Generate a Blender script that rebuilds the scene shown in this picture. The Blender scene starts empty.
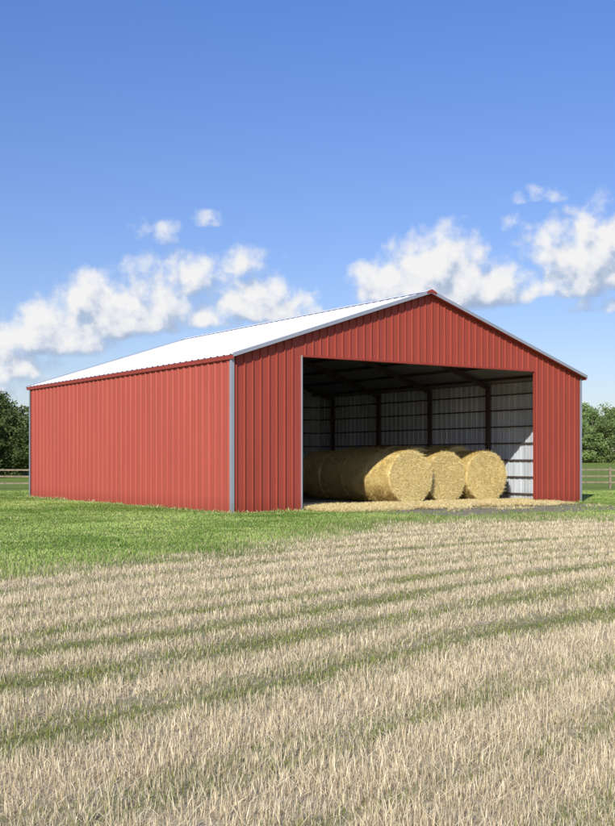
import bpy, math, numpy as np
from mathutils import Matrix, Vector
rng=np.random.default_rng(7)
scene=bpy.context.scene
col=scene.collection
scene.view_settings.view_transform='Standard'
scene.view_settings.look='None'
scene.view_settings.exposure=0

# ------------------------------------------------------------ helpers
_T=np.random.default_rng(3).random((256,256))
def vn(x,y,s=0):
    x=x+s*17.3; y=y-s*9.7
    xi=np.floor(x).astype(int); yi=np.floor(y).astype(int)
    fx=x-xi; fy=y-yi
    fx=fx*fx*(3-2*fx); fy=fy*fy*(3-2*fy)
    a=_T[xi%256,yi%256]; b=_T[(xi+1)%256,yi%256]; c=_T[xi%256,(yi+1)%256]; d=_T[(xi+1)%256,(yi+1)%256]
    return (a*(1-fx)+b*fx)*(1-fy)+(c*(1-fx)+d*fx)*fy
def fbm(x,y,s=0,o=4):
    t=0;a=.5;n=0
    for i in range(o):
        t=t+a*vn(x,y,s+i); n+=a; a*=.5; x=x*2.03; y=y*2.03
    return t/n
def sstep(a,b,x):
    t=np.clip((x-a)/(b-a),0,1); return t*t*(3-2*t)

def mat(name,base=(.5,.5,.5),rough=.6,metal=0.,spec=.5):
    m=bpy.data.materials.new(name); m.use_nodes=True
    nt=m.node_tree; b=nt.nodes['Principled BSDF']
    b.inputs['Base Color'].default_value=(*base,1)
    b.inputs['Roughness'].default_value=rough
    b.inputs['Metallic'].default_value=metal
    b.inputs['Specular IOR Level'].default_value=spec
    return m,nt,b
def noise(nt,scale,detail=4,rough=.55,coord='Object',vscale=None):
    tc=nt.nodes.new('ShaderNodeTexCoord'); mp=nt.nodes.new('ShaderNodeMapping')
    if vscale: mp.inputs['Scale'].default_value=vscale
    n=nt.nodes.new('ShaderNodeTexNoise'); n.inputs['Scale'].default_value=scale
    n.inputs['Detail'].default_value=detail; n.inputs['Roughness'].default_value=rough
    nt.links.new(tc.outputs[coord],mp.inputs[0]); nt.links.new(mp.outputs[0],n.inputs['Vector'])
    return n.outputs['Fac']
def ramp(nt,fac,stops):
    r=nt.nodes.new('ShaderNodeValToRGB'); e=r.color_ramp.elements
    while len(e)<len(stops): e.new(.5)
    for i,(p,c) in enumerate(stops):
        e[i].position=p; e[i].color=(*c,1)
    nt.links.new(fac,r.inputs[0]); return r.outputs[0]
def mul(nt,a,b,f=1.):
    m=nt.nodes.new('ShaderNodeMix'); m.data_type='RGBA'; m.blend_type='MULTIPLY'
    m.inputs[0].default_value=f
    nt.links.new(a,m.inputs[6]); nt.links.new(b,m.inputs[7]); return m.outputs[2]
def bump(nt,b,fac,strength,dist=.02):
    bn=nt.nodes.new('ShaderNodeBump'); bn.inputs['Strength'].default_value=strength; bn.inputs['Distance'].default_value=dist
    nt.links.new(fac,bn.inputs['Height']); nt.links.new(bn.outputs[0],b.inputs['Normal'])

def mkobj(name,verts,faces,m=None,parent=None,smooth=False):
    me=bpy.data.meshes.new(name); me.from_pydata(verts,[],faces); me.update()
    if m: me.materials.append(m)
    if smooth:
        me.polygons.foreach_set('use_smooth',[True]*len(me.polygons))
    o=bpy.data.objects.new(name,me); col.objects.link(o)
    if parent: o.parent=parent
    return o
def box(vs,fs,a,b,bev=0):
    x0,y0,z0=a; x1,y1,z1=b; n=len(vs)
    vs+= [(x0,y0,z0),(x1,y0,z0),(x1,y1,z0),(x0,y1,z0),(x0,y0,z1),(x1,y0,z1),(x1,y1,z1),(x0,y1,z1)]
    fs+= [tuple(n+i for i in f) for f in ((0,3,2,1),(4,5,6,7),(0,1,5,4),(1,2,6,5),(2,3,7,6),(3,0,4,7))]
def boxobj(name,a,b,m,parent=None):
    v=[];f=[]; box(v,f,a,b); return mkobj(name,v,f,m,parent)

def blades(name,x,y,z,h,w,lean,colr,m,azim=None):
    n=len(x)
    a=rng.random(n)*2*np.pi if azim is None else azim
    wa=rng.random(n)*2*np.pi
    wx=np.cos(wa)*w/2; wy=np.sin(wa)*w/2
    dx=np.cos(a)*lean*h; dy=np.sin(a)*lean*h
    hz=h*np.sqrt(np.clip(1-np.minimum(lean,.98)**2,.02,1))
    V=np.zeros((n,5,3),np.float32)
    V[:,0]=np.stack([x-wx,y-wy,z],1); V[:,1]=np.stack([x+wx,y+wy,z],1)
    mx=x+dx*.48; my=y+dy*.48; mz=z+hz*.57
    V[:,2]=np.stack([mx+wx*.85,my+wy*.85,mz],1); V[:,3]=np.stack([mx-wx*.85,my-wy*.85,mz],1)
    V[:,4]=np.stack([x+dx,y+dy,z+hz],1)
    me=bpy.data.meshes.new(name)
    me.vertices.add(n*5); me.vertices.foreach_set('co',V.ravel())
    me.loops.add(n*7); me.polygons.add(n*2)
    b=(np.arange(n)*5)[:,None]
    me.loops.foreach_set('vertex_index',(b+np.array([0,1,2,3,3,2,4])).astype(np.int32).ravel())
    ls=(np.arange(n)*7)[:,None]+np.array([0,4])
    me.polygons.foreach_set('loop_start',ls.astype(np.int32).ravel())
    me.update(calc_edges=True)
    at=me.color_attributes.new('Col','FLOAT_COLOR','POINT')
    C=np.ones((n,5,4),np.float32); C[:,:,:3]=colr[:,None,:]
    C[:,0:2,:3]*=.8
    at.data.foreach_set('color',C.ravel())
    me.materials.append(m)
    o=bpy.data.objects.new(name,me); col.objects.link(o); return o
def bladeMat(name,trans=.3,rough=.7):
    m=bpy.data.materials.new(name); m.use_nodes=True; nt=m.node_tree; nt.nodes.clear()
    a=nt.nodes.new('ShaderNodeAttribute'); a.attribute_name='Col'
    d=nt.nodes.new('ShaderNodeBsdfDiffuse'); t=nt.nodes.new('ShaderNodeBsdfTranslucent')
    mx=nt.nodes.new('ShaderNodeMixShader'); mx.inputs[0].default_value=trans
    o=nt.nodes.new('ShaderNodeOutputMaterial')
    nt.links.new(a.outputs['Color'],d.inputs[0]); nt.links.new(a.outputs['Color'],t.inputs[0])
    nt.links.new(d.outputs[0],mx.inputs[1]); nt.links.new(t.outputs[0],mx.inputs[2]); nt.links.new(mx.outputs[0],o.inputs[0])
    return m

# ------------------------------------------------------------ camera
CH=1.65
cam=bpy.data.cameras.new('camera'); co=bpy.data.objects.new('camera',cam); col.objects.link(co)
co.location=(0,0,CH); co.rotation_euler=(math.radians(90),0,0)
cam.sensor_fit='HORIZONTAL'; cam.sensor_width=36; cam.lens=36*1083/615; cam.shift_y=47/615
cam.clip_end=6000; scene.camera=co

# ------------------------------------------------------------ light
EL=math.radians(28)
sh=Vector((-.31,-.951,0)).normalized()
S=Vector((sh.x*math.cos(EL),sh.y*math.cos(EL),math.sin(EL)))
sl=bpy.data.lights.new('sun','SUN'); sl.energy=4.2; sl.angle=math.radians(.6); sl.color=(1,.95,.87)
so=bpy.data.objects.new('sun',sl); col.objects.link(so); so.rotation_euler=S.to_track_quat('Z','Y').to_euler(); so.location=(-20,-30,40)

# ------------------------------------------------------------ world
w=bpy.data.worlds.new('World'); scene.world=w; w.use_nodes=True
try:
    w.cycles.sampling_method='MANUAL'; w.cycles.sample_map_resolution=256
except Exception: pass
nt=w.node_tree; N=nt.nodes; L=nt.links; N.clear()
def VM(t,op,a,b=None,c=None):
    n=t.nodes.new('ShaderNodeVectorMath'); n.operation=op
    for i,v in enumerate((a,b,c)):
        if v is None: continue
        if hasattr(v,'is_linked') : t.links.new(v,n.inputs[i])
        else: n.inputs[i].default_value=v
    return n
def MA(t,op,a,b=None,c=None,clamp=False):
    n=t.nodes.new('ShaderNodeMath'); n.operation=op; n.use_clamp=clamp
    for i,v in enumerate((a,b,c)):
        if v is None: continue
        if hasattr(v,'is_linked'): t.links.new(v,n.inputs[i])
        else: n.inputs[i].default_value=v
    return n.outputs[0]
def ang(px,py):
    X=(px-307.5)/1083; Z=(460-py)/1083
    return math.degrees(math.atan(X)), math.degrees(math.atan(Z/math.sqrt(1+X*X)))
blobs=[
 (105,324,84,62,1.10),(45,344,80,48,1.05),(5,372,60,42,.85),(160,314,62,42,.85),
 (190,288,84,46,.68),(236,270,50,32,.58),(258,313,70,44,1.1),(210,322,44,28,.7),
 (160,238,38,22,.42),(206,223,18,13,.38),(14,392,60,16,.42),
 (440,296,74,76,1.3),(388,294,56,40,1.15),(486,296,56,46,1.1),
 (598,272,66,74,1.2),(560,256,42,44,.85),(524,240,26,26,.50),
 (566,292,60,28,.75),(600,310,36,16,.5),(548,198,44,12,.28),
 (-90,330,90,50,1.0),(700,285,90,66,1.0),
]
g=bpy.data.node_groups.new('CloudDensity','ShaderNodeTree')
g.interface.new_socket('P',in_out='INPUT',socket_type='NodeSocketVector')
g.interface.new_socket('D',in_out='OUTPUT',socket_type='NodeSocketFloat')
gi=g.nodes.new('NodeGroupInput'); go=g.nodes.new('NodeGroupOutput')
wn=g.nodes.new('ShaderNodeTexNoise'); wn.noise_dimensions='2D'; wn.inputs['Scale'].default_value=.7; wn.inputs['Detail'].default_value=2
g.links.new(gi.outputs[0],wn.inputs['Vector'])
ws=VM(g,'SUBTRACT',wn.outputs['Color'],(.5,.5,.5))
wp=VM(g,'MULTIPLY_ADD',ws.outputs[0],(1.1,.5,0),gi.outputs[0])
P=wp.outputs[0]
acc=None
for (px,py,rx,ry,wt) in blobs:
    a,e=ang(px,py)
    k=19.0
    s=VM(g,'SUBTRACT',P,(a,e,0)); m1=VM(g,'MULTIPLY',s.outputs[0],(k/rx,k/ry,0))
    m2=VM(g,'MULTIPLY',m1.outputs[0],(1,-3.2,0)); mx=VM(g,'MAXIMUM',m1.outputs[0],m2.outputs[0])
    ln=VM(g,'DOT_PRODUCT',mx.outputs[0],mx.outputs[0])
    d=MA(g,'MULTIPLY_ADD',ln.outputs['Value'],-wt,wt)
    acc=d if acc is None else MA(g,'SMOOTH_MAX',acc,d,.15)
n1=g.nodes.new('ShaderNodeTexNoise'); n1.noise_dimensions='2D'; n1.inputs['Scale'].default_value=.75; n1.inputs['Detail'].default_value=6; n1.inputs['Roughness'].default_value=.53
n1.inputs['Distortion'].default_value=.1
g.links.new(gi.outputs[0],n1.inputs['Vector'])
vo=g.nodes.new('ShaderNodeTexVoronoi'); vo.voronoi_dimensions='2D'; vo.feature='F1'; vo.inputs['Scale'].default_value=1.2
g.links.new(P,vo.inputs['Vector'])
f1=MA(g,'MULTIPLY_ADD',n1.outputs['Fac'],1.6,-.84)
f2=MA(g,'MULTIPLY_ADD',vo.outputs['Distance'],-.16,.06)
den=MA(g,'ADD',acc,MA(g,'ADD',f1,f2))
g.links.new(den,go.inputs[0])

tc=N.new('ShaderNodeTexCoord'); sx=N.new('ShaderNodeSeparateXYZ'); L.new(tc.outputs['Generated'],sx.inputs[0])
az=MA(nt,'MULTIPLY',MA(nt,'ARCTAN2',sx.outputs[0],sx.outputs[1]),57.2958)
el=MA(nt,'MULTIPLY',MA(nt,'ARCSINE',sx.outputs[2]),57.2958)
cb=N.new('ShaderNodeCombineXYZ'); L.new(az,cb.inputs[0]); L.new(el,cb.inputs[1])
def dens(p):
    n=N.new('ShaderNodeGroup'); n.node_tree=g; L.new(p,n.inputs[0]); return n.outputs[0]
D0=dens(cb.outputs[0])
D1=dens(VM(nt,'ADD',cb.outputs[0],(-.4,.95,0)).outputs[0])
al=N.new('ShaderNodeMapRange'); al.interpolation_type='SMOOTHSTEP'; al.inputs[1].default_value=-.04; al.inputs[2].default_value=.88
L.new(D0,al.inputs[0])
lit=MA(nt,'MULTIPLY_ADD',MA(nt,'SUBTRACT',D0,D1),.85,.56,clamp=True)
cr=N.new('ShaderNodeValToRGB'); L.new(lit,cr.inputs[0])
e=cr.color_ramp.elements; e[0].position=.0; e[0].color=(.36,.44,.59,1); e[1].position=.95; e[1].color=(.92,.91,.90,1)
x=e.new(.36); x.color=(.50,.58,.72,1); x=e.new(.62); x.color=(.76,.79,.85,1)
sky=N.new('ShaderNodeTexSky'); sky.sky_type='NISHITA'; sky.sun_disc=False; sky.sun_elevation=EL; sky.sun_rotation=math.atan2(sh.x,sh.y)
sky.air_density=1.0; sky.dust_density=.6; sky.ozone_density=2.5
elr=N.new('ShaderNodeMapRange'); elr.inputs[1].default_value=0; elr.inputs[2].default_value=24; L.new(el,elr.inputs[0])
tint=ramp(nt,elr.outputs[0],[(0,(.64,.60,.68)),(.35,(.56,.57,.72)),(1,(.46,.59,.90))])
sk2=VM(nt,'SCALE',mul(nt,sky.outputs[0],tint)); sk2.inputs['Scale'].default_value=1.52
bg=N.new('ShaderNodeBackground'); bg.inputs[1].default_value=.115; L.new(sk2.outputs[0],bg.inputs[0])
bc=N.new('ShaderNodeBackground'); bc.inputs[1].default_value=1.0; L.new(cr.outputs[0],bc.inputs[0])
ms=N.new('ShaderNodeMixShader'); af=MA(nt,'MULTIPLY',al.outputs[0],.97)
L.new(af,ms.inputs[0]); L.new(bg.outputs[0],ms.inputs[1]); L.new(bc.outputs[0],ms.inputs[2])
wo=N.new('ShaderNodeOutputWorld'); L.new(ms.outputs[0],wo.inputs[0])

# ------------------------------------------------------------ ground
TH=math.radians(34.25); CX,CY=-2.35,33.7
ct,st=math.cos(TH),math.sin(TH)
def toUV(x,y): return (x-CX)*ct+(y-CY)*st, -(x-CX)*st+(y-CY)*ct
def toXY(u,v): return CX+u*ct-v*st, CY+u*st+v*ct
BW,BD=15.8,17.8
def gz(x,y):
    r=sstep(64,150,y)*1.5*(.5+.5*sstep(-20,30,x))
    return r
def ybound(x): return np.interp(x,[-60,-10,-4.15,-1.85,2.2,5,12,30,60],[5,11.3,14.6,18.6,28.0,30.2,31,36,44])
def masks(x,y):
    u,v=toUV(x,y)
    nb=fbm(x*.45,y*.45,5)-.5
    n2=fbm(x*1.7,y*1.7,9)-.5
    yb=ybound(x)
    green=sstep(-2.0,2.0,(y-yb)+nb*3.4+n2*3.6)
    du=np.maximum(np.maximum(4.6-u,u-13.4),0); dv=np.maximum(np.maximum(-4.8-v,v-.1),0)
    dirt=.95*(1-sstep(.0,2.4,np.sqrt(du*du*1.6+dv*dv)+nb*2.8+n2*2.6))
    inside=((u>-.05)&(u<BW+.05)&(v>-.05)&(v<BD+.05)).astype(float)
    vv=v-.12*u+.0035*u*u+(fbm(u*.07,v*.2,21)-.5)*2.6+(fbm(u*.25,v*.8,27)-.5)*.5
    b1=.5+.5*np.sin(2*np.pi*vv/1.12+1.5*np.sin(vv*.8)); b2=.5+.5*np.sin(2*np.pi*vv/.33+1)
    big=fbm(u*.05,vv*.7,33,3)
    straw=sstep(.22,.74,.42*b1+.17*b2+.58*(big-.08)+.34*(fbm(u*.7,v*2.4,41)-.5)+.03)
    return green,dirt,straw,inside
def axis(segs):
    out=[segs[0][0]]
    for a,b,n in segs: out+=list(np.linspace(a,b,n+1)[1:])
    return np.array(out)
gx=axis([(-2500,-300,8),(-300,-40,20),(-40,-14,45),(-14,18,200),(18,40,40),(40,300,20),(300,2500,8)])
gy=axis([(-400,-20,8),(-20,0,20),(0,12,110),(12,52,230),(52,80,40),(80,200,40),(200,600,12),(600,3500,10)])
X,Y=np.meshgrid(gx,gy)
Z=gz(X,Y)+(fbm(X*1.3,Y*1.3,2)-.5)*.05*sstep(60,45,Y)*(np.abs(X)<30)
G,Dm,St,In=masks(X,Y)
Z=np.where(In>0,-.01,Z)
nx,ny=len(gx),len(gy)
me=bpy.data.meshes.new('ground')
me.vertices.add(nx*ny); me.vertices.foreach_set('co',np.stack([X,Y,Z],-1).astype(np.float32).ravel())
i=np.arange(nx-1)[None,:]+np.arange(ny-1)[:,None]*nx; i=i.ravel()
q=np.stack([i,i+1,i+1+nx,i+nx],1).astype(np.int32)
me.loops.add(len(q)*4); me.loops.foreach_set('vertex_index',q.ravel()); me.polygons.add(len(q)); me.polygons.foreach_set('loop_start',(np.arange(len(q))*4).astype(np.int32)); me.update(calc_edges=True)
me.polygons.foreach_set('use_smooth',np.ones(len(q),bool))
at=me.color_attributes.new('Mask','FLOAT_COLOR','POINT')
Cc=np.ones((ny,nx,4),np.float32); Cc[...,0]=G; Cc[...,1]=np.maximum(Dm,In); Cc[...,2]=St
at.data.foreach_set('color',Cc.ravel())
gm,gn,gb=mat('ground_soil_grass_stubble',rough=.95,spec=.1)
a=gn.nodes.new('ShaderNodeAttribute'); a.attribute_name='Mask'; sp=gn.nodes.new('ShaderNodeSeparateColor'); gn.links.new(a.outputs['Color'],sp.inputs[0])
fine=noise(gn,14,5,.7); mid=noise(gn,1.2,4,.6)
cg=ramp(gn,fine,[(.3,(.11,.165,.035)),(.5,(.22,.30,.07)),(.7,(.33,.41,.11))])
cg=mul(gn,cg,ramp(gn,mid,[(.3,(.75,.8,.7)),(.7,(1.25,1.15,1.1))]))
cs=ramp(gn,fine,[(.3,(.30,.23,.13)),(.5,(.54,.44,.27)),(.7,(.72,.60,.39))])
cl=ramp(gn,fine,[(.3,(.12,.13,.04)),(.5,(.25,.24,.09)),(.7,(.42,.37,.17))])
cd=ramp(gn,fine,[(.3,(.20,.165,.12)),(.5,(.34,.29,.215)),(.7,(.50,.43,.32))])
def mixc(nt_,f,a_,b_):
    m=nt_.nodes.new('ShaderNodeMix'); m.data_type='RGBA'; nt_.links.new(f,m.inputs[0]); nt_.links.new(a_,m.inputs[6]); nt_.links.new(b_,m.inputs[7]); return m.outputs[2]
c=mixc(gn,sp.outputs[2],cl,cs); c=mixc(gn,sp.outputs[0],c,cg); c=mixc(gn,sp.outputs[1],c,cd)
gn.links.new(c,gb.inputs['Base Color']); bump(gn,gb,fine,.6,.04)
me.materials.append(gm)
go_=bpy.data.objects.new('ground',me); col.objects.link(go_)
go_['kind']='structure'; go_['label']='flat farm field with mown stubble, green grass and dirt forecourt'; go_['category']='ground'

# ------------------------------------------------------------ stubble + grass
bm_=bladeMat('dry_stalk_and_leaf',.2)
def sampleZ(n,z0,z1,slope=.36,pad=1.2,p=1.0):
    zz=np.linspace(z0,z1,500); pdf=(slope*zz+pad)*zz**(-p); cdf=np.cumsum(pdf); cdf/=cdf[-1]
    Zs=np.interp(rng.random(n),cdf,zz); Xs=(rng.random(n)*2-1)*(slope*Zs+pad)
    return Xs,Zs
def lerp(a,b,t): return a[None,:]*(1-t[:,None])+b[None,:]*t[:,None]
A=np.array
xs,ys=sampleZ(640000,3.4,46,p=1.2)
G,Dm,St,In=masks(xs,ys)
r=rng.random(len(xs))
clump=fbm(xs*6,ys*6,55,3)
keep=(In<.5)&(r>Dm*.95)&(G<rng.random(len(xs)))&(clump+rng.random(len(xs))*.5>.46)
xs,ys,St,clump=xs[keep],ys[keep],St[keep],clump[keep]
n=len(xs)
isS=rng.random(n)<(.40+.57*St)
h=np.where(isS,rng.uniform(.02,.075,n)*(.6+.8*St),rng.uniform(.02,.065,n))*(.6+.85*clump)
wd=np.where(isS,rng.uniform(.0013,.0028,n),rng.uniform(.0016,.0032,n))*(1+ys/7)
lying=rng.random(n)<.33
lean=np.where(lying,rng.uniform(.75,.98,n),rng.uniform(0,.42,n))
h=np.where(lying,h*1.5,h)
cS=lerp(A([.52,.40,.22]),A([.95,.83,.57]),rng.random(n)**.75)
cS*= (.80+.38*rng.random(n))[:,None]*(.9+.2*St)[:,None]
cG=lerp(A([.15,.20,.035]),A([.41,.44,.13]),rng.random(n))
cc=np.where(isS[:,None],cS,cG)
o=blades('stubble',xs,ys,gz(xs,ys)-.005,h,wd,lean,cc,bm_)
o['kind']='stuff'; o['label']='dry straw-coloured stubble with green shoots between the rows'; o['category']='stubble'

xs,ys=sampleZ(380000,9,58,p=.85)
G,Dm,St,In=masks(xs,ys); r=rng.random(len(xs))
keep=(In<.5)&(r>Dm*1.0)&(G>rng.random(len(xs)))
xs,ys=xs[keep],ys[keep]; n=len(xs)
u,v=toUV(xs,ys)
du=np.maximum(np.maximum(-u,u-BW),0); dv=np.maximum(np.maximum(-v,v-BD),0); dist=np.sqrt(du*du+dv*dv)
edge=1-sstep(.5,5.0,(ys-ybound(xs))+ (fbm(xs*.6,ys*.6,91)-.5)*4)
tuft=sstep(.60,.72,fbm(xs*1.1,ys*1.1,97,3))
tall=1+(2.6*rng.random(n)*sstep(.35,.65,fbm(xs*2,ys*2,99)))*(dist<.4)+2.3*edge*rng.random(n)+1.0*tuft*rng.random(n)
h=rng.uniform(.025,.055,n)*tall
wd=rng.uniform(.006,.011,n)*(.8+ys/18)*(1-.45*edge)
lean=rng.uniform(.1,.85,n)
pn=fbm(xs*.3,ys*.3,71,3); pn2=fbm(xs*1.6,ys*1.6,73)
tt=np.clip(.68+(pn-.5)*2.2+(pn2-.5)*1.1-.1*edge+rng.normal(0,.18,n),0,1.3)
cc=lerp(A([.15,.26,.045]),A([.42,.54,.15]),tt)
dry=(rng.random(n)<.05+.35*(dist<.5)+.28*edge+.12*sstep(.52,.66,pn2))
cc=np.where(dry[:,None],lerp(A([.42,.37,.18]),A([.70,.61,.35]),rng.random(n)),cc)
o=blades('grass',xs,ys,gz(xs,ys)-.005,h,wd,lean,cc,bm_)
o['kind']='stuff'; o['label']='short lush green grass around the barn'; o['category']='grass'

# loose straw on floor and threshold
n=230000
u=rng.uniform(2.7,13.6,n); v=rng.uniform(-3.6,3.2,n)
dens_=np.exp(-((v-.1)/1.35)**2)*1.3+.04
k=(fbm(u*.9,v*.9,81)+.42*dens_>.57)&(rng.random(n)<dens_); u,v=u[k],v[k]; n=len(u)
k=~((v>-.12)&(v<.15)&((u<2.75)|(u>13.1))); u,v=u[k],v[k]; n=len(u)
x_,y_=toXY(u,v)
hump=.10*np.exp(-((v-.6)/1.3)**2)*fbm(u*1.5,v*1.5,83)
o=blades('loose_straw',x_,y_,np.full(n,.004)+rng.random(n)*.05+rng.random(n)*hump,rng.uniform(.07,.20,n),rng.uniform(.010,.022,n),rng.uniform(.72,.98,n),
  lerp(A([.86,.67,.28]),A([1.0,.88,.52]),rng.random(n)),bm_)
o['kind']='stuff'; o['label']='loose golden straw scattered across the barn entrance'; o['category']='straw'

# ------------------------------------------------------------ barn
barn=bpy.data.objects.new('barn',None); col.objects.link(barn)
barn.location=(CX,CY,0); barn.rotation_euler=(0,0,TH)
barn['label']='red corrugated metal pole barn with white roof and open front'; barn['category']='barn'
EZ,RZ=4.95,7.56
def roofz(u): return EZ+(RZ-EZ)*(1-abs(u-BW/2)/(BW/2))

def metal(name,c,rough,var,streak=True,spec=.4,metallic=0.,st_=.94):
    m,n_,b=mat(name,c,rough,metallic,spec)
    f1=noise(n_,.5,3,.5,vscale=(1,1,.4)); f2=noise(n_,7,3,.5,vscale=(1,1,.05))
    base=ramp(n_,f1,[(.25,tuple(x*(1-var) for x in c)),(.55,c),(.8,tuple(min(1,x*(1+var)) for x in c))])
    if streak: base=mul(n_,base,ramp(n_,f2,[(.3,(st_,)*3),(.6,(1.01,1.01,1.01))]))
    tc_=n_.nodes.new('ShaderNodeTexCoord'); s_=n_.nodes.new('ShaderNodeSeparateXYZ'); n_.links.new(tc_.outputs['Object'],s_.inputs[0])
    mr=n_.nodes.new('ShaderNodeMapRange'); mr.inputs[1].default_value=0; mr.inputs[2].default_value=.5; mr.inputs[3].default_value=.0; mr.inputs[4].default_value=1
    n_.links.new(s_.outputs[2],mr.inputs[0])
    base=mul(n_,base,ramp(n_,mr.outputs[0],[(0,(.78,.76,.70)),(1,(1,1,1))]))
    n_.links.new(base,b.inputs['Base Color'])
    f3=noise(n_,1.6,2,.5); bump(n_,b,f3,.12,.02)
    return m
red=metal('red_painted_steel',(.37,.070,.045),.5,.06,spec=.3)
redlit=metal('sunlit_tint_red_painted_steel',(.45,.092,.062),.5,.05,spec=.3)  # same red made lighter for the side wall, sunlight put into the colour
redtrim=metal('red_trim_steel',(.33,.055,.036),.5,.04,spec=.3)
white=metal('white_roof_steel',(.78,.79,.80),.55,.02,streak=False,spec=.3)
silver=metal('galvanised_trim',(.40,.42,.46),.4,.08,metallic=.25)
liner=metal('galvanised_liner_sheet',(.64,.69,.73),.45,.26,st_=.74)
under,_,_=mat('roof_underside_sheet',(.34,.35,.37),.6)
wood,wn_,wb=mat('dark_brown_steel_frame',(.07,.045,.035),.6)
f=noise(wn_,6,5,.6); wn_.links.new(ramp(wn_,f,[(.3,(.05,.035,.03)),(.7,(.12,.08,.065))]),wb.inputs['Base Color'])

def profile(L,sp=.33,rib=.035,hw=.018,ft=.034):
    out=[(0,0)]; t=sp*.5
    while t<L-.09:
        out+= [(t-ft,0),(t-hw,rib),(t+hw,rib),(t+ft,0)]
        if sp>.3 and t+sp*.5<L-.03: out+= [(t+sp*.5-.012,.0),(t+sp*.5,.008),(t+sp*.5+.012,.0)]
        t+=sp
    out.append((L,0)); return out
def sheet(name,segs,m,parent,place,rib=.035,sp=.33,hw=.018,ft=.034):
    V=[];F=[]
    for (t0,t1,z0,z1,extra) in segs:
        pr=[(t0+t,o) for t,o in profile(t1-t0,sp,rib,hw,ft)]
        for e_ in extra:
            if t0<e_<t1 and all(abs(e_-p[0])>1e-4 for p in pr):
                for k_ in range(len(pr)-1):
                    if pr[k_][0]<e_<pr[k_+1][0]:
                        f_=(e_-pr[k_][0])/(pr[k_+1][0]-pr[k_][0]); pr.insert(k_+1,(e_,pr[k_][1]*(1-f_)+pr[k_+1][1]*f_)); break
        b=len(V)
        for t,o_ in pr:
            V.append(place(t,o_,z0(t))); V.append(place(t,o_,z1(t)))
        for k_ in range(len(pr)-1):
            F.append((b+2*k_,b+2*k_+2,b+2*k_+3,b+2*k_+1))
    return mkobj(name,V,F,m,parent)
J0,J1,HZ=2.60,13.25,5.03
wt=lambda t: roofz(t)-.05
zero=lambda t:-.03
front=[(0,J0,zero,wt,[]),(J1,BW,zero,wt,[]),(J0,J1,lambda t:HZ,wt,[BW/2])]
sheet('front_wall',front,red,barn,lambda t,o_,z:(t,-o_,z),.045,.30,.014,.028)
sheet('side_wall',[(0,BD,zero,lambda t:EZ-.04,[])],redlit,barn,lambda t,o_,z:(-o_,t,z),.050,.42,.025,.055)
sheet('side_wall',[(0,BD,zero,lambda t:EZ-.04,[])],red,barn,lambda t,o_,z:(BW+o_,t,z))
sheet('back_wall',[(0,BW,zero,wt,[BW/2])],red,barn,lambda t,o_,z:(t,BD+o_,z))
sheet('wall_liner',[(0.04,BD-.04,zero,lambda t:EZ-.06,[])],liner,barn,lambda t,o_,z:(.04+o_,t,z))
sheet('wall_liner',[(0.04,BD-.04,zero,lambda t:EZ-.06,[])],liner,barn,lambda t,o_,z:(BW-.04-o_,t,z),.045)
sheet('wall_liner',[(0.05,BW-.05,zero,lambda t:wt(t)-.03,[BW/2])],liner,barn,lambda t,o_,z:(t,BD-.04-o_,z),.05)
sheet('wall_liner',[(a_+.01,b_-.01,z0,lambda t:wt(t)-.03,ex) for a_,b_,z0,_,ex in front],liner,barn,lambda t,o_,z:(t,.04+o_*.5,z))
# roof
OV,OE=.28,.09
def slope_sheet(name,side,off,m,prof,par):
    V=[];F=[]
    for k_,(t,o_) in enumerate(prof):
        v_=t-OV
        for uu in (-OE,BW/2):
            u_=uu if side==0 else BW-uu
            z=EZ+(RZ-EZ)*uu/(BW/2)
            V.append((u_,v_,z+off+o_))
    for k_ in range(len(prof)-1): F.append((2*k_,2*k_+1,2*k_+3,2*k_+2))
    return mkobj(name,V,F,m,par)
roof=slope_sheet('roof',0,0,white,profile(BD+2*OV,.42,.03,.03,.07),barn)
r2=slope_sheet('roof_sheet',1,0,white,profile(BD+2*OV,.42,.03,.03,.07),roof)
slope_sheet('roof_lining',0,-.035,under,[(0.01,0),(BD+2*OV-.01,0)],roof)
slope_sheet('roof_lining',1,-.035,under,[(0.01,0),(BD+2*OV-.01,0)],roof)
def slopebar(name,side,v0,v1,ztop,zbot,m,par,u0=-OE,u1=BW/2):
    V=[];F=[]
    for vv in (v0,v1):
        for uu in (u0,u1):
            u_=uu if side==0 else BW-uu; z=EZ+(RZ-EZ)*uu/(BW/2)
            V+= [(u_,vv,z+zbot),(u_,vv,z+ztop)]
    F=[(0,1,3,2),(4,6,7,5),(0,4,5,1),(2,3,7,6),(1,5,7,3),(0,2,6,4)]
    return mkobj(name,V,F,m,par)
for s_ in (0,1):
    slopebar('rake_trim',s_,-OV-.02,-OV+.015,.048,-.070,silver,roof,u0=-OE-.02)
    slopebar('rake_trim',s_,-OV+.016,-OV+.12,.048,.041,silver,roof,u0=-OE-.02)
    slopebar('rake_trim',s_,BD+OV,BD+OV+.03,.048,-.070,silver,roof,u0=-OE-.02)
    slopebar('rake_soffit',s_,-OV+.018,-.060,-.055,-.070,redtrim,roof,u0=-OE+.02)
zf=EZ-(RZ-EZ)*OE/(BW/2)
boxobj('eave_fascia',(-OE-.012,-OV+.02,zf-.14),(-OE+.015,BD+OV-.02,zf-.012),redtrim,roof)
boxobj('eave_fascia',(BW+OE-.015,-OV+.02,zf-.14),(BW+OE+.012,BD+OV-.02,zf-.012),redtrim,roof)
V=[];F=[]
for vv in (-OV-.03,BD+OV+.03):
    V+= [(BW/2-.24,vv,RZ-.03),(BW/2-.05,vv,RZ+.056),(BW/2+.05,vv,RZ+.056),(BW/2+.24,vv,RZ-.03),(BW/2,vv,RZ-.02)]
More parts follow.
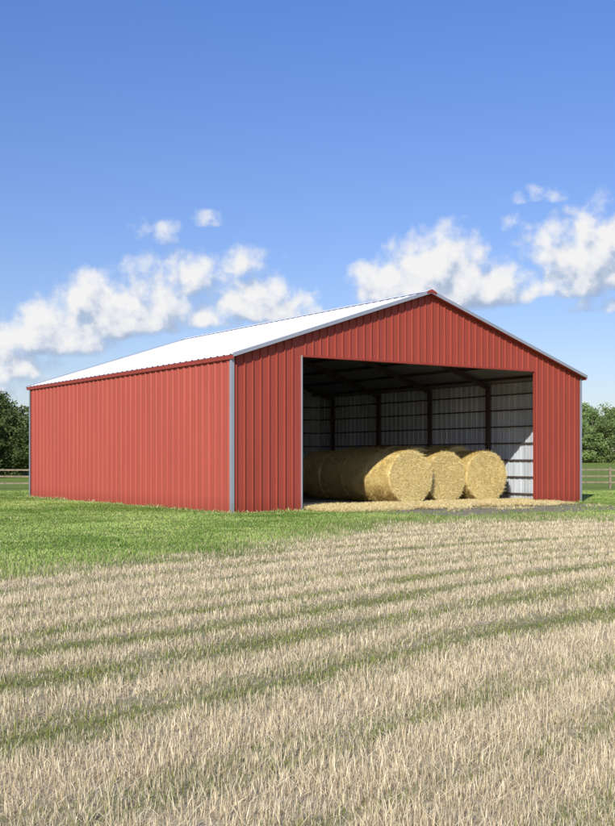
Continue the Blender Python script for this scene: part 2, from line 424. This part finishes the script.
F=[(0,1,6,5),(1,2,7,6),(2,3,8,7),(0,4,3,2,1),(5,6,7,8,9)]
mkobj('ridge_cap',V,F,white,roof)
V=[(BW/2-.22,-OV-.04,RZ-.10),(BW/2,-OV-.04,RZ-.045),(BW/2+.22,-OV-.04,RZ-.10),(BW/2+.22,-OV-.04,RZ-.022),(BW/2+.03,-OV-.04,RZ+.060),(BW/2-.03,-OV-.04,RZ+.060),(BW/2-.22,-OV-.04,RZ-.022)]
V+= [(a_,b_+.02,c_+.0) for a_,b_,c_ in V]
F=[(0,1,2,3,4,5,6),(3,10,11,4),(4,11,12,5),(5,12,13,6)]
mkobj('ridge_end_cap',V,F,redtrim,roof)
def ltrim(name,u,v,su,sv,z1,m,wd_=.05,th=.06):
    V=[];F=[]
    ua,ub=sorted((u-su*th,u+su*wd_)); va,vb=sorted((v-sv*th,v-sv*(th-.012)))
    box(V,F,(ua,va,-.02),(ub,vb,z1))
    ua,ub=sorted((u-su*th,u-su*(th-.012))); va,vb=sorted((v-sv*(th-.0125),v+sv*wd_))
    box(V,F,(ua,va,-.02),(ub,vb,z1))
    return mkobj(name,V,F,m,barn)
ltrim('corner_trim',0,0,1,1,EZ-.08,silver)
ltrim('corner_trim',BW,0,-1,1,EZ-.08,silver)
ltrim('corner_trim',0,BD,1,-1,EZ-.08,silver)
ltrim('corner_trim',BW,BD,-1,-1,EZ-.08,silver)
boxobj('door_jamb',(J0-.015,-.060,-.02),(J0+.012,.06,HZ+.02),silver,barn)
boxobj('door_jamb',(J1-.010,-.060,-.02),(J1+.012,.035,HZ+.02),redtrim,barn)
boxobj('door_header',(J0+.013,-.062,HZ-.03),(J1-.011,.12,HZ+.03),redtrim,barn)
# frames
stations=[.30,4.9,8.7,12.5,16.3]
for v_ in stations:
    for uu in (.17,BW-.17-.16):
        V=[];F=[]; box(V,F,(uu,v_-.075,-.02),(uu+.16,v_-.06,EZ-.10)); box(V,F,(uu,v_+.06,-.02),(uu+.16,v_+.075,EZ-.10)); box(V,F,(uu+.07,v_-.0599,-.02),(uu+.09,v_+.0599,EZ-.10))
        mkobj('post',V,F,wood,barn)
    for s_ in (0,1):
        slopebar('rafter',s_,v_-.05,v_+.05,-.17,-.38,wood,barn,u0=.34)
for s_ in (0,1):
    for uu in np.arange(.6,7.9,1.2):
        z=EZ+(RZ-EZ)*uu/(BW/2); u_=uu if s_==0 else BW-uu
        boxobj('purlin',(u_-.03,.1,z-.165),(u_+.03,BD-.1,z-.06),wood,barn)
for z in (.25,.95,1.65,2.35,3.05,3.75,4.4):
    boxobj('girt',(BW-.165,.42,z-.025),(BW-.092,BD-.2,z+.025),wood,barn)
    boxobj('girt',(.078,.42,z-.025),(.165,BD-.2,z+.025),wood,barn)
    boxobj('girt',(.20,BD-.165,z-.025),(BW-.2,BD-.094,z+.025),wood,barn)
for uu in (4.,7.9,11.8):
    boxobj('wall_post',(uu-.08,BD-.33,-.02),(uu+.08,BD-.166,roofz(uu)-.4),wood,barn)

# ------------------------------------------------------------ bales
bmt,bn_,bb=mat('straw_bale',(.6,.45,.2),.85,spec=.15)
tcn=bn_.nodes.new('ShaderNodeTexCoord'); sxx=bn_.nodes.new('ShaderNodeSeparateXYZ'); bn_.links.new(tcn.outputs['Object'],sxx.inputs[0])
rr=MA(bn_,'SQRT',MA(bn_,'ADD',MA(bn_,'POWER',sxx.outputs[0],2.),MA(bn_,'POWER',MA(bn_,'SUBTRACT',sxx.outputs[2],.98),2.)))
th_=MA(bn_,'ARCTAN2',sxx.outputs[0],MA(bn_,'SUBTRACT',sxx.outputs[2],.98))
cmb=bn_.nodes.new('ShaderNodeCombineXYZ'); bn_.links.new(MA(bn_,'MULTIPLY',rr,26.),cmb.inputs[0]); bn_.links.new(MA(bn_,'MULTIPLY',th_,6.),cmb.inputs[1]); bn_.links.new(MA(bn_,'MULTIPLY',sxx.outputs[1],26.),cmb.inputs[2])
nn=bn_.nodes.new('ShaderNodeTexNoise'); nn.inputs['Scale'].default_value=1.2; nn.inputs['Detail'].default_value=5; nn.inputs['Roughness'].default_value=.7
bn_.links.new(cmb.outputs[0],nn.inputs['Vector'])
f2=noise(bn_,26,4,.7); f4=noise(bn_,3,3,.5)
c=ramp(bn_,nn.outputs['Fac'],[(.30,(.78,.55,.18)),(.44,(1.0,.80,.34)),(.66,(1.0,.92,.54))])
c=mul(bn_,c,ramp(bn_,f2,[(.37,(.62,.56,.45)),(.48,(1.,1.,1.))]))
c=mul(bn_,c,ramp(bn_,f4,[(.35,(.93,.91,.87)),(.6,(1.,1.,1.))]))
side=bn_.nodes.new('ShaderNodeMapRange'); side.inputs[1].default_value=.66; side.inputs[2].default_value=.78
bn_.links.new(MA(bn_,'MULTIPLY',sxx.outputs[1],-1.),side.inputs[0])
c=mul(bn_,c,ramp(bn_,side.outputs[0],[(0,(.84,.79,.68)),(1,(1,1,1))]))  # bale sides tinted darker than the front end, shade painted into the colour
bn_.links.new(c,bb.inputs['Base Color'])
bump(bn_,bb,MA(bn_,'ADD',nn.outputs['Fac'],f2),.35,.015)
def bale_mesh(seed):
    rg=np.random.default_rng(seed); R=1.0; Lh=.785
    prof=[(0.0,-Lh-.01)]+[(x_,-Lh-.01*(1-x_)) for x_ in np.linspace(.12,.90,7)]
    prof+=[(.965,-Lh+.005),(.992,-Lh+.02),(1.,-Lh+.05)]+[(1.,y_) for y_ in np.linspace(-.5,.5,9)]
    prof+=[(1.,Lh-.05),(.992,Lh-.02),(.965,Lh-.005)]+[(x_,Lh+.0) for x_ in np.linspace(.90,.12,7)]+[(0.0,Lh)]
    na=96; V=[];F=[]
    for i_,(r_,y_) in enumerate(prof):
        for a_ in range(na):
            t=2*math.pi*a_/na
            nz=float(vn(np.array([math.cos(t)*3+y_*2+9]),np.array([math.sin(t)*3+y_+9+seed]),seed)[0]-.5)
            nz2=float(vn(np.array([t*14]),np.array([y_*9+r_*20+40]),seed+3)[0]-.5)
            r2_=r_*(R+.05*nz+.03*nz2*r_); zz=1.02+r2_*math.cos(t)
            if zz<.06: zz=.06+(zz-.06)*.25
            V.append((r2_*math.sin(t),y_+(.025*nz2+.015*nz)*(1 if abs(y_)>.6 else 0)*(1 if y_>0 else -1)*min(1,r_*3),zz-.045))
    for i_ in range(len(prof)-1):
        for a_ in range(na):
            b=(a_+1)%na; F.append((i_*na+a_,i_*na+b,(i_+1)*na+b,(i_+1)*na+a_))
    for k_ in range(17000):
        t=rg.random()*2*math.pi; end=rg.random()<.5
        if end:
            r_=math.sqrt(rg.random())*1.0; y_=-Lh-.01
            p=np.array([r_*math.sin(t),y_,.975+r_*math.cos(t)]); nrm=np.array([0,-1,0])
            tan=np.array([math.cos(t),0,-math.sin(t)])
        else:
            y_=rg.uniform(-Lh,Lh); p=np.array([math.sin(t),y_,.975+math.cos(t)]); nrm=np.array([math.sin(t),0,math.cos(t)])
            tan=np.array([math.cos(t),0,-math.sin(t)])
        if p[2]<.08: continue
        rd=rg.normal(0,1,3); d=tan*rg.choice([-1,1])*.9+rd*.9; d-=nrm*np.dot(d,nrm); d/=np.linalg.norm(d)
        ln_=rg.uniform(.05,.17); lift=rg.uniform(.02,.35)
        if rg.random()<.04: lift=1.0
        q=p+d*ln_+nrm*ln_*lift; s_=np.cross(d,nrm); wv=rg.uniform(.0022,.0055)
        pm=(p+q)/2+nrm*.006
        b=len(V)
        V+= [tuple(p-s_*wv+nrm*.002),tuple(p+s_*wv+nrm*.002),tuple(pm+s_*wv),tuple(q),tuple(pm-s_*wv)]
        F.append((b,b+1,b+2,b+3,b+4))
    me_=bpy.data.meshes.new('round_bale'); me_.from_pydata(V,[],F); me_.update(); me_.materials.append(bmt)
    me_.polygons.foreach_set('use_smooth',[True]*len(me_.polygons)); return me_
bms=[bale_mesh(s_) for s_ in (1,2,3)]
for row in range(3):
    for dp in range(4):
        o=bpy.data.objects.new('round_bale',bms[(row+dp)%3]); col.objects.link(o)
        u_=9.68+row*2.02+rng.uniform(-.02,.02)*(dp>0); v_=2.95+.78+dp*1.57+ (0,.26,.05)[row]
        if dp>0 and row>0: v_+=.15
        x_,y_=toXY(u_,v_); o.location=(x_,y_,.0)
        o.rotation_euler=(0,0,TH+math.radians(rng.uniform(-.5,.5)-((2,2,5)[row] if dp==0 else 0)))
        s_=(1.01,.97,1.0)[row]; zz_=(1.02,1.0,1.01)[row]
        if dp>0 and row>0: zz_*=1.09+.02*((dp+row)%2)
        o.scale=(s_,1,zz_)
        o['label']=('round golden straw bale with its end facing the barn opening' if dp==0 else 'round straw bale stacked behind another on the barn floor')
        o['category']='straw bale'; o['group']='round straw bales stored in the barn'

# ------------------------------------------------------------ fence
fw,fn,fb=mat('weathered_fence_wood',(.2,.18,.15),.85,spec=.1)
f=noise(fn,5,6,.65,vscale=(1,1,1)); fn.links.new(ramp(fn,f,[(.3,(.17,.13,.085)),(.7,(.38,.31,.22))]),fb.inputs['Base Color'])
def fence(x0,x1,y,lab):
    e_=bpy.data.objects.new('rail_fence',None); col.objects.link(e_); e_.location=(x0,y,0)
    e_['label']=lab; e_['category']='fence'; e_['group']='wooden rail fences behind the barn'
    n_=int(round((x1-x0)/2.4))
    V=[];F=[]; box(V,F,(-.06,-.06,-.1),(.06,.06,1.22)); box(V,F,(-.07,-.07,1.221),(.07,.07,1.25))
    pm=None
    for k_ in range(n_+1):
        if pm is None:
            o_=mkobj('post',V,F,fw,e_); pm=o_.data
        else:
            o_=bpy.data.objects.new('post',pm); col.objects.link(o_); o_.parent=e_
        o_.location=(k_*2.4,0,float(rng.uniform(-.03,.02))); o_.rotation_euler=(float(rng.uniform(-.02,.02)),float(rng.uniform(-.02,.02)),0)
    rm=None
    for k_ in range(n_):
        for z in (.35,.72,1.08):
            if rm is None:
                V2=[];F2=[]; box(V2,F2,(0,-.09,-.045),(2.4,-.064,.045)); o_=mkobj('rail',V2,F2,fw,e_); rm=o_.data
            else:
                o_=bpy.data.objects.new('rail',rm); col.objects.link(o_); o_.parent=e_
            o_.location=(k_*2.4,0,z+float(rng.uniform(-.02,.02))); o_.rotation_euler=(0,float(rng.uniform(-.01,.01)),0)
fence(-42,-8,61,'weathered wooden rail fence before dark green trees')
fence(8,44,63,'weathered wooden rail fence along a green pasture')

# ------------------------------------------------------------ trees
lm=bladeMat('tree_leaves',.35)
bark,bkn,bkb=mat('bark',(.12,.09,.06),.9)
f=noise(bkn,4,6,.7,vscale=(1,1,.3)); bkn.links.new(ramp(bkn,f,[(.3,(.06,.045,.03)),(.7,(.17,.13,.09))]),bkb.inputs['Base Color'])
def tube(V,F,p0,p1,r0,r1,ns=8):
    p0=Vector(p0);p1=Vector(p1); d=(p1-p0).normalized(); a_=d.orthogonal().normalized(); b_=d.cross(a_); n0=len(V)
    for p_,r_ in ((p0,r0),(p1,r1)):
        for k_ in range(ns):
            t=2*math.pi*k_/ns; V.append(tuple(p_+a_*math.cos(t)*r_+b_*math.sin(t)*r_))
    for k_ in range(ns): F.append((n0+k_,n0+(k_+1)%ns,n0+ns+(k_+1)%ns,n0+ns+k_))
def tree_meshes(seed,H,bright=1.):
    rg=np.random.default_rng(seed); V=[];F=[]
    tube(V,F,(0,0,-.2),(.1,.05,H*.25),.26,.2); tube(V,F,(.1,.05,H*.25),(.0,.1,H*.55),.2,.12); tube(V,F,(.0,.1,H*.55),(.1,0,H*.88),.12,.04)
    cl=[]
    for k_ in range(12):
        z0=H*rg.uniform(.18,.6); t=rg.random()*6.28; R_=H*rg.uniform(.18,.34)
        e_=(math.cos(t)*R_,math.sin(t)*R_,z0+H*rg.uniform(.08,.22)); m_=(e_[0]*.5,e_[1]*.5,z0+(e_[2]-z0)*.35)
        tube(V,F,(0,0,z0),m_,.09,.06,6); tube(V,F,m_,e_,.06,.02,6); cl.append(e_)
    tr=bpy.data.meshes.new('trunk'); tr.from_pydata(V,[],F); tr.update(); tr.materials.append(bark)
    for k_ in range(56):
        t=rg.random()*6.28; zz=rg.uniform(.03,1.0); prof_=math.sin(min(1,max(0,(zz*.95+.08)))**.75*math.pi)**.6
        R_=H*.36*prof_*math.sqrt(rg.random())*1.0
        cl.append((math.cos(t)*R_,math.sin(t)*R_,H*zz*.93))
    cs=[];cols=[]
    for c_ in cl:
        br=rg.uniform(.7,1.3)*bright; rad=H*rg.uniform(.06,.125); k_=150
        d=rg.normal(0,1,(k_,3)); d/=np.linalg.norm(d,axis=1)[:,None]; rr_=rad*(rg.random(k_)**.45)[:,None]
        p=np.array(c_)+d*rr_*np.array([1.15,1.15,.8]); cs.append(p)
        tt_=rg.random(k_)
        base_=lerp(A([.09,.135,.05]),A([.22,.28,.10]),tt_)*br; cols.append(base_)
    P_=np.concatenate(cs); C_=np.concatenate(cols); n_=len(P_)
    a_=rg.normal(0,1,(n_,3)); a_/=np.linalg.norm(a_,axis=1)[:,None]; b_=np.cross(a_,rg.normal(0,1,(n_,3))); b_/=np.linalg.norm(b_,axis=1)[:,None]
    s_=rg.uniform(.07,.16,n_)[:,None]
    Vv=np.stack([P_-a_*s_,P_-b_*s_*.6,P_+a_*s_,P_+b_*s_*.6],1).astype(np.float32)
    me_=bpy.data.meshes.new('crown'); me_.vertices.add(n_*4); me_.vertices.foreach_set('co',Vv.ravel()); me_.loops.add(n_*4); me_.loops.foreach_set('vertex_index',np.arange(n_*4,dtype=np.int32)); me_.polygons.add(n_); me_.polygons.foreach_set('loop_start',(np.arange(n_)*4).astype(np.int32)); me_.update(calc_edges=True)
    at_=me_.color_attributes.new('Col','FLOAT_COLOR','POINT'); CC=np.ones((n_,4,4),np.float32); CC[:,:,:3]=C_[:,None,:]; at_.data.foreach_set('color',CC.ravel()); me_.materials.append(lm)
    return tr,me_
tvA=[tree_meshes(s_,8.0,1.0) for s_ in (11,12,13)]
tvB=[tree_meshes(s_,8.0,1.75) for s_ in (14,15,16)]
def tree(x,y,hh,tv,k_,lab,grp):
    e_=bpy.data.objects.new('tree',None); col.objects.link(e_); e_.location=(x,y,float(gz(np.array(x),np.array(y))))
    s_=hh/8.0; e_.scale=(s_*1.15,s_*1.15,s_); e_.rotation_euler=(0,0,float(rng.random()*6.28))
    e_['label']=lab; e_['category']='tree'; e_['group']=grp
    for nm,me_ in (('trunk',tv[k_%3][0]),('crown',tv[k_%3][1])):
        o_=bpy.data.objects.new(nm,me_); col.objects.link(o_); o_.parent=e_
k_=0
for x in np.arange(-40,-18,2.9):
    for yy in (92,99):
        tree(float(x+rng.uniform(-.8,.8)+(1.4 if yy>95 else 0)),float(yy+rng.uniform(-1.5,1.5)),float(rng.uniform(6.2,7.6)*(1.05 if yy>95 else 1)),tvA,k_,'leafy dark green deciduous tree in a dense hedgerow','hedgerow of trees beyond the fence'); k_+=1
for x in np.arange(28,52,3.1):
    for yy in (132,140):
        tree(float(x+rng.uniform(-1,1)+(1.6 if yy>135 else 0)),float(yy+rng.uniform(-2,2)),float(rng.uniform(5.8,7.6)*(1.07 if yy>135 else 1)),tvB,k_,'light green deciduous tree at the far edge of the pasture','trees along the far pasture edge'); k_+=1
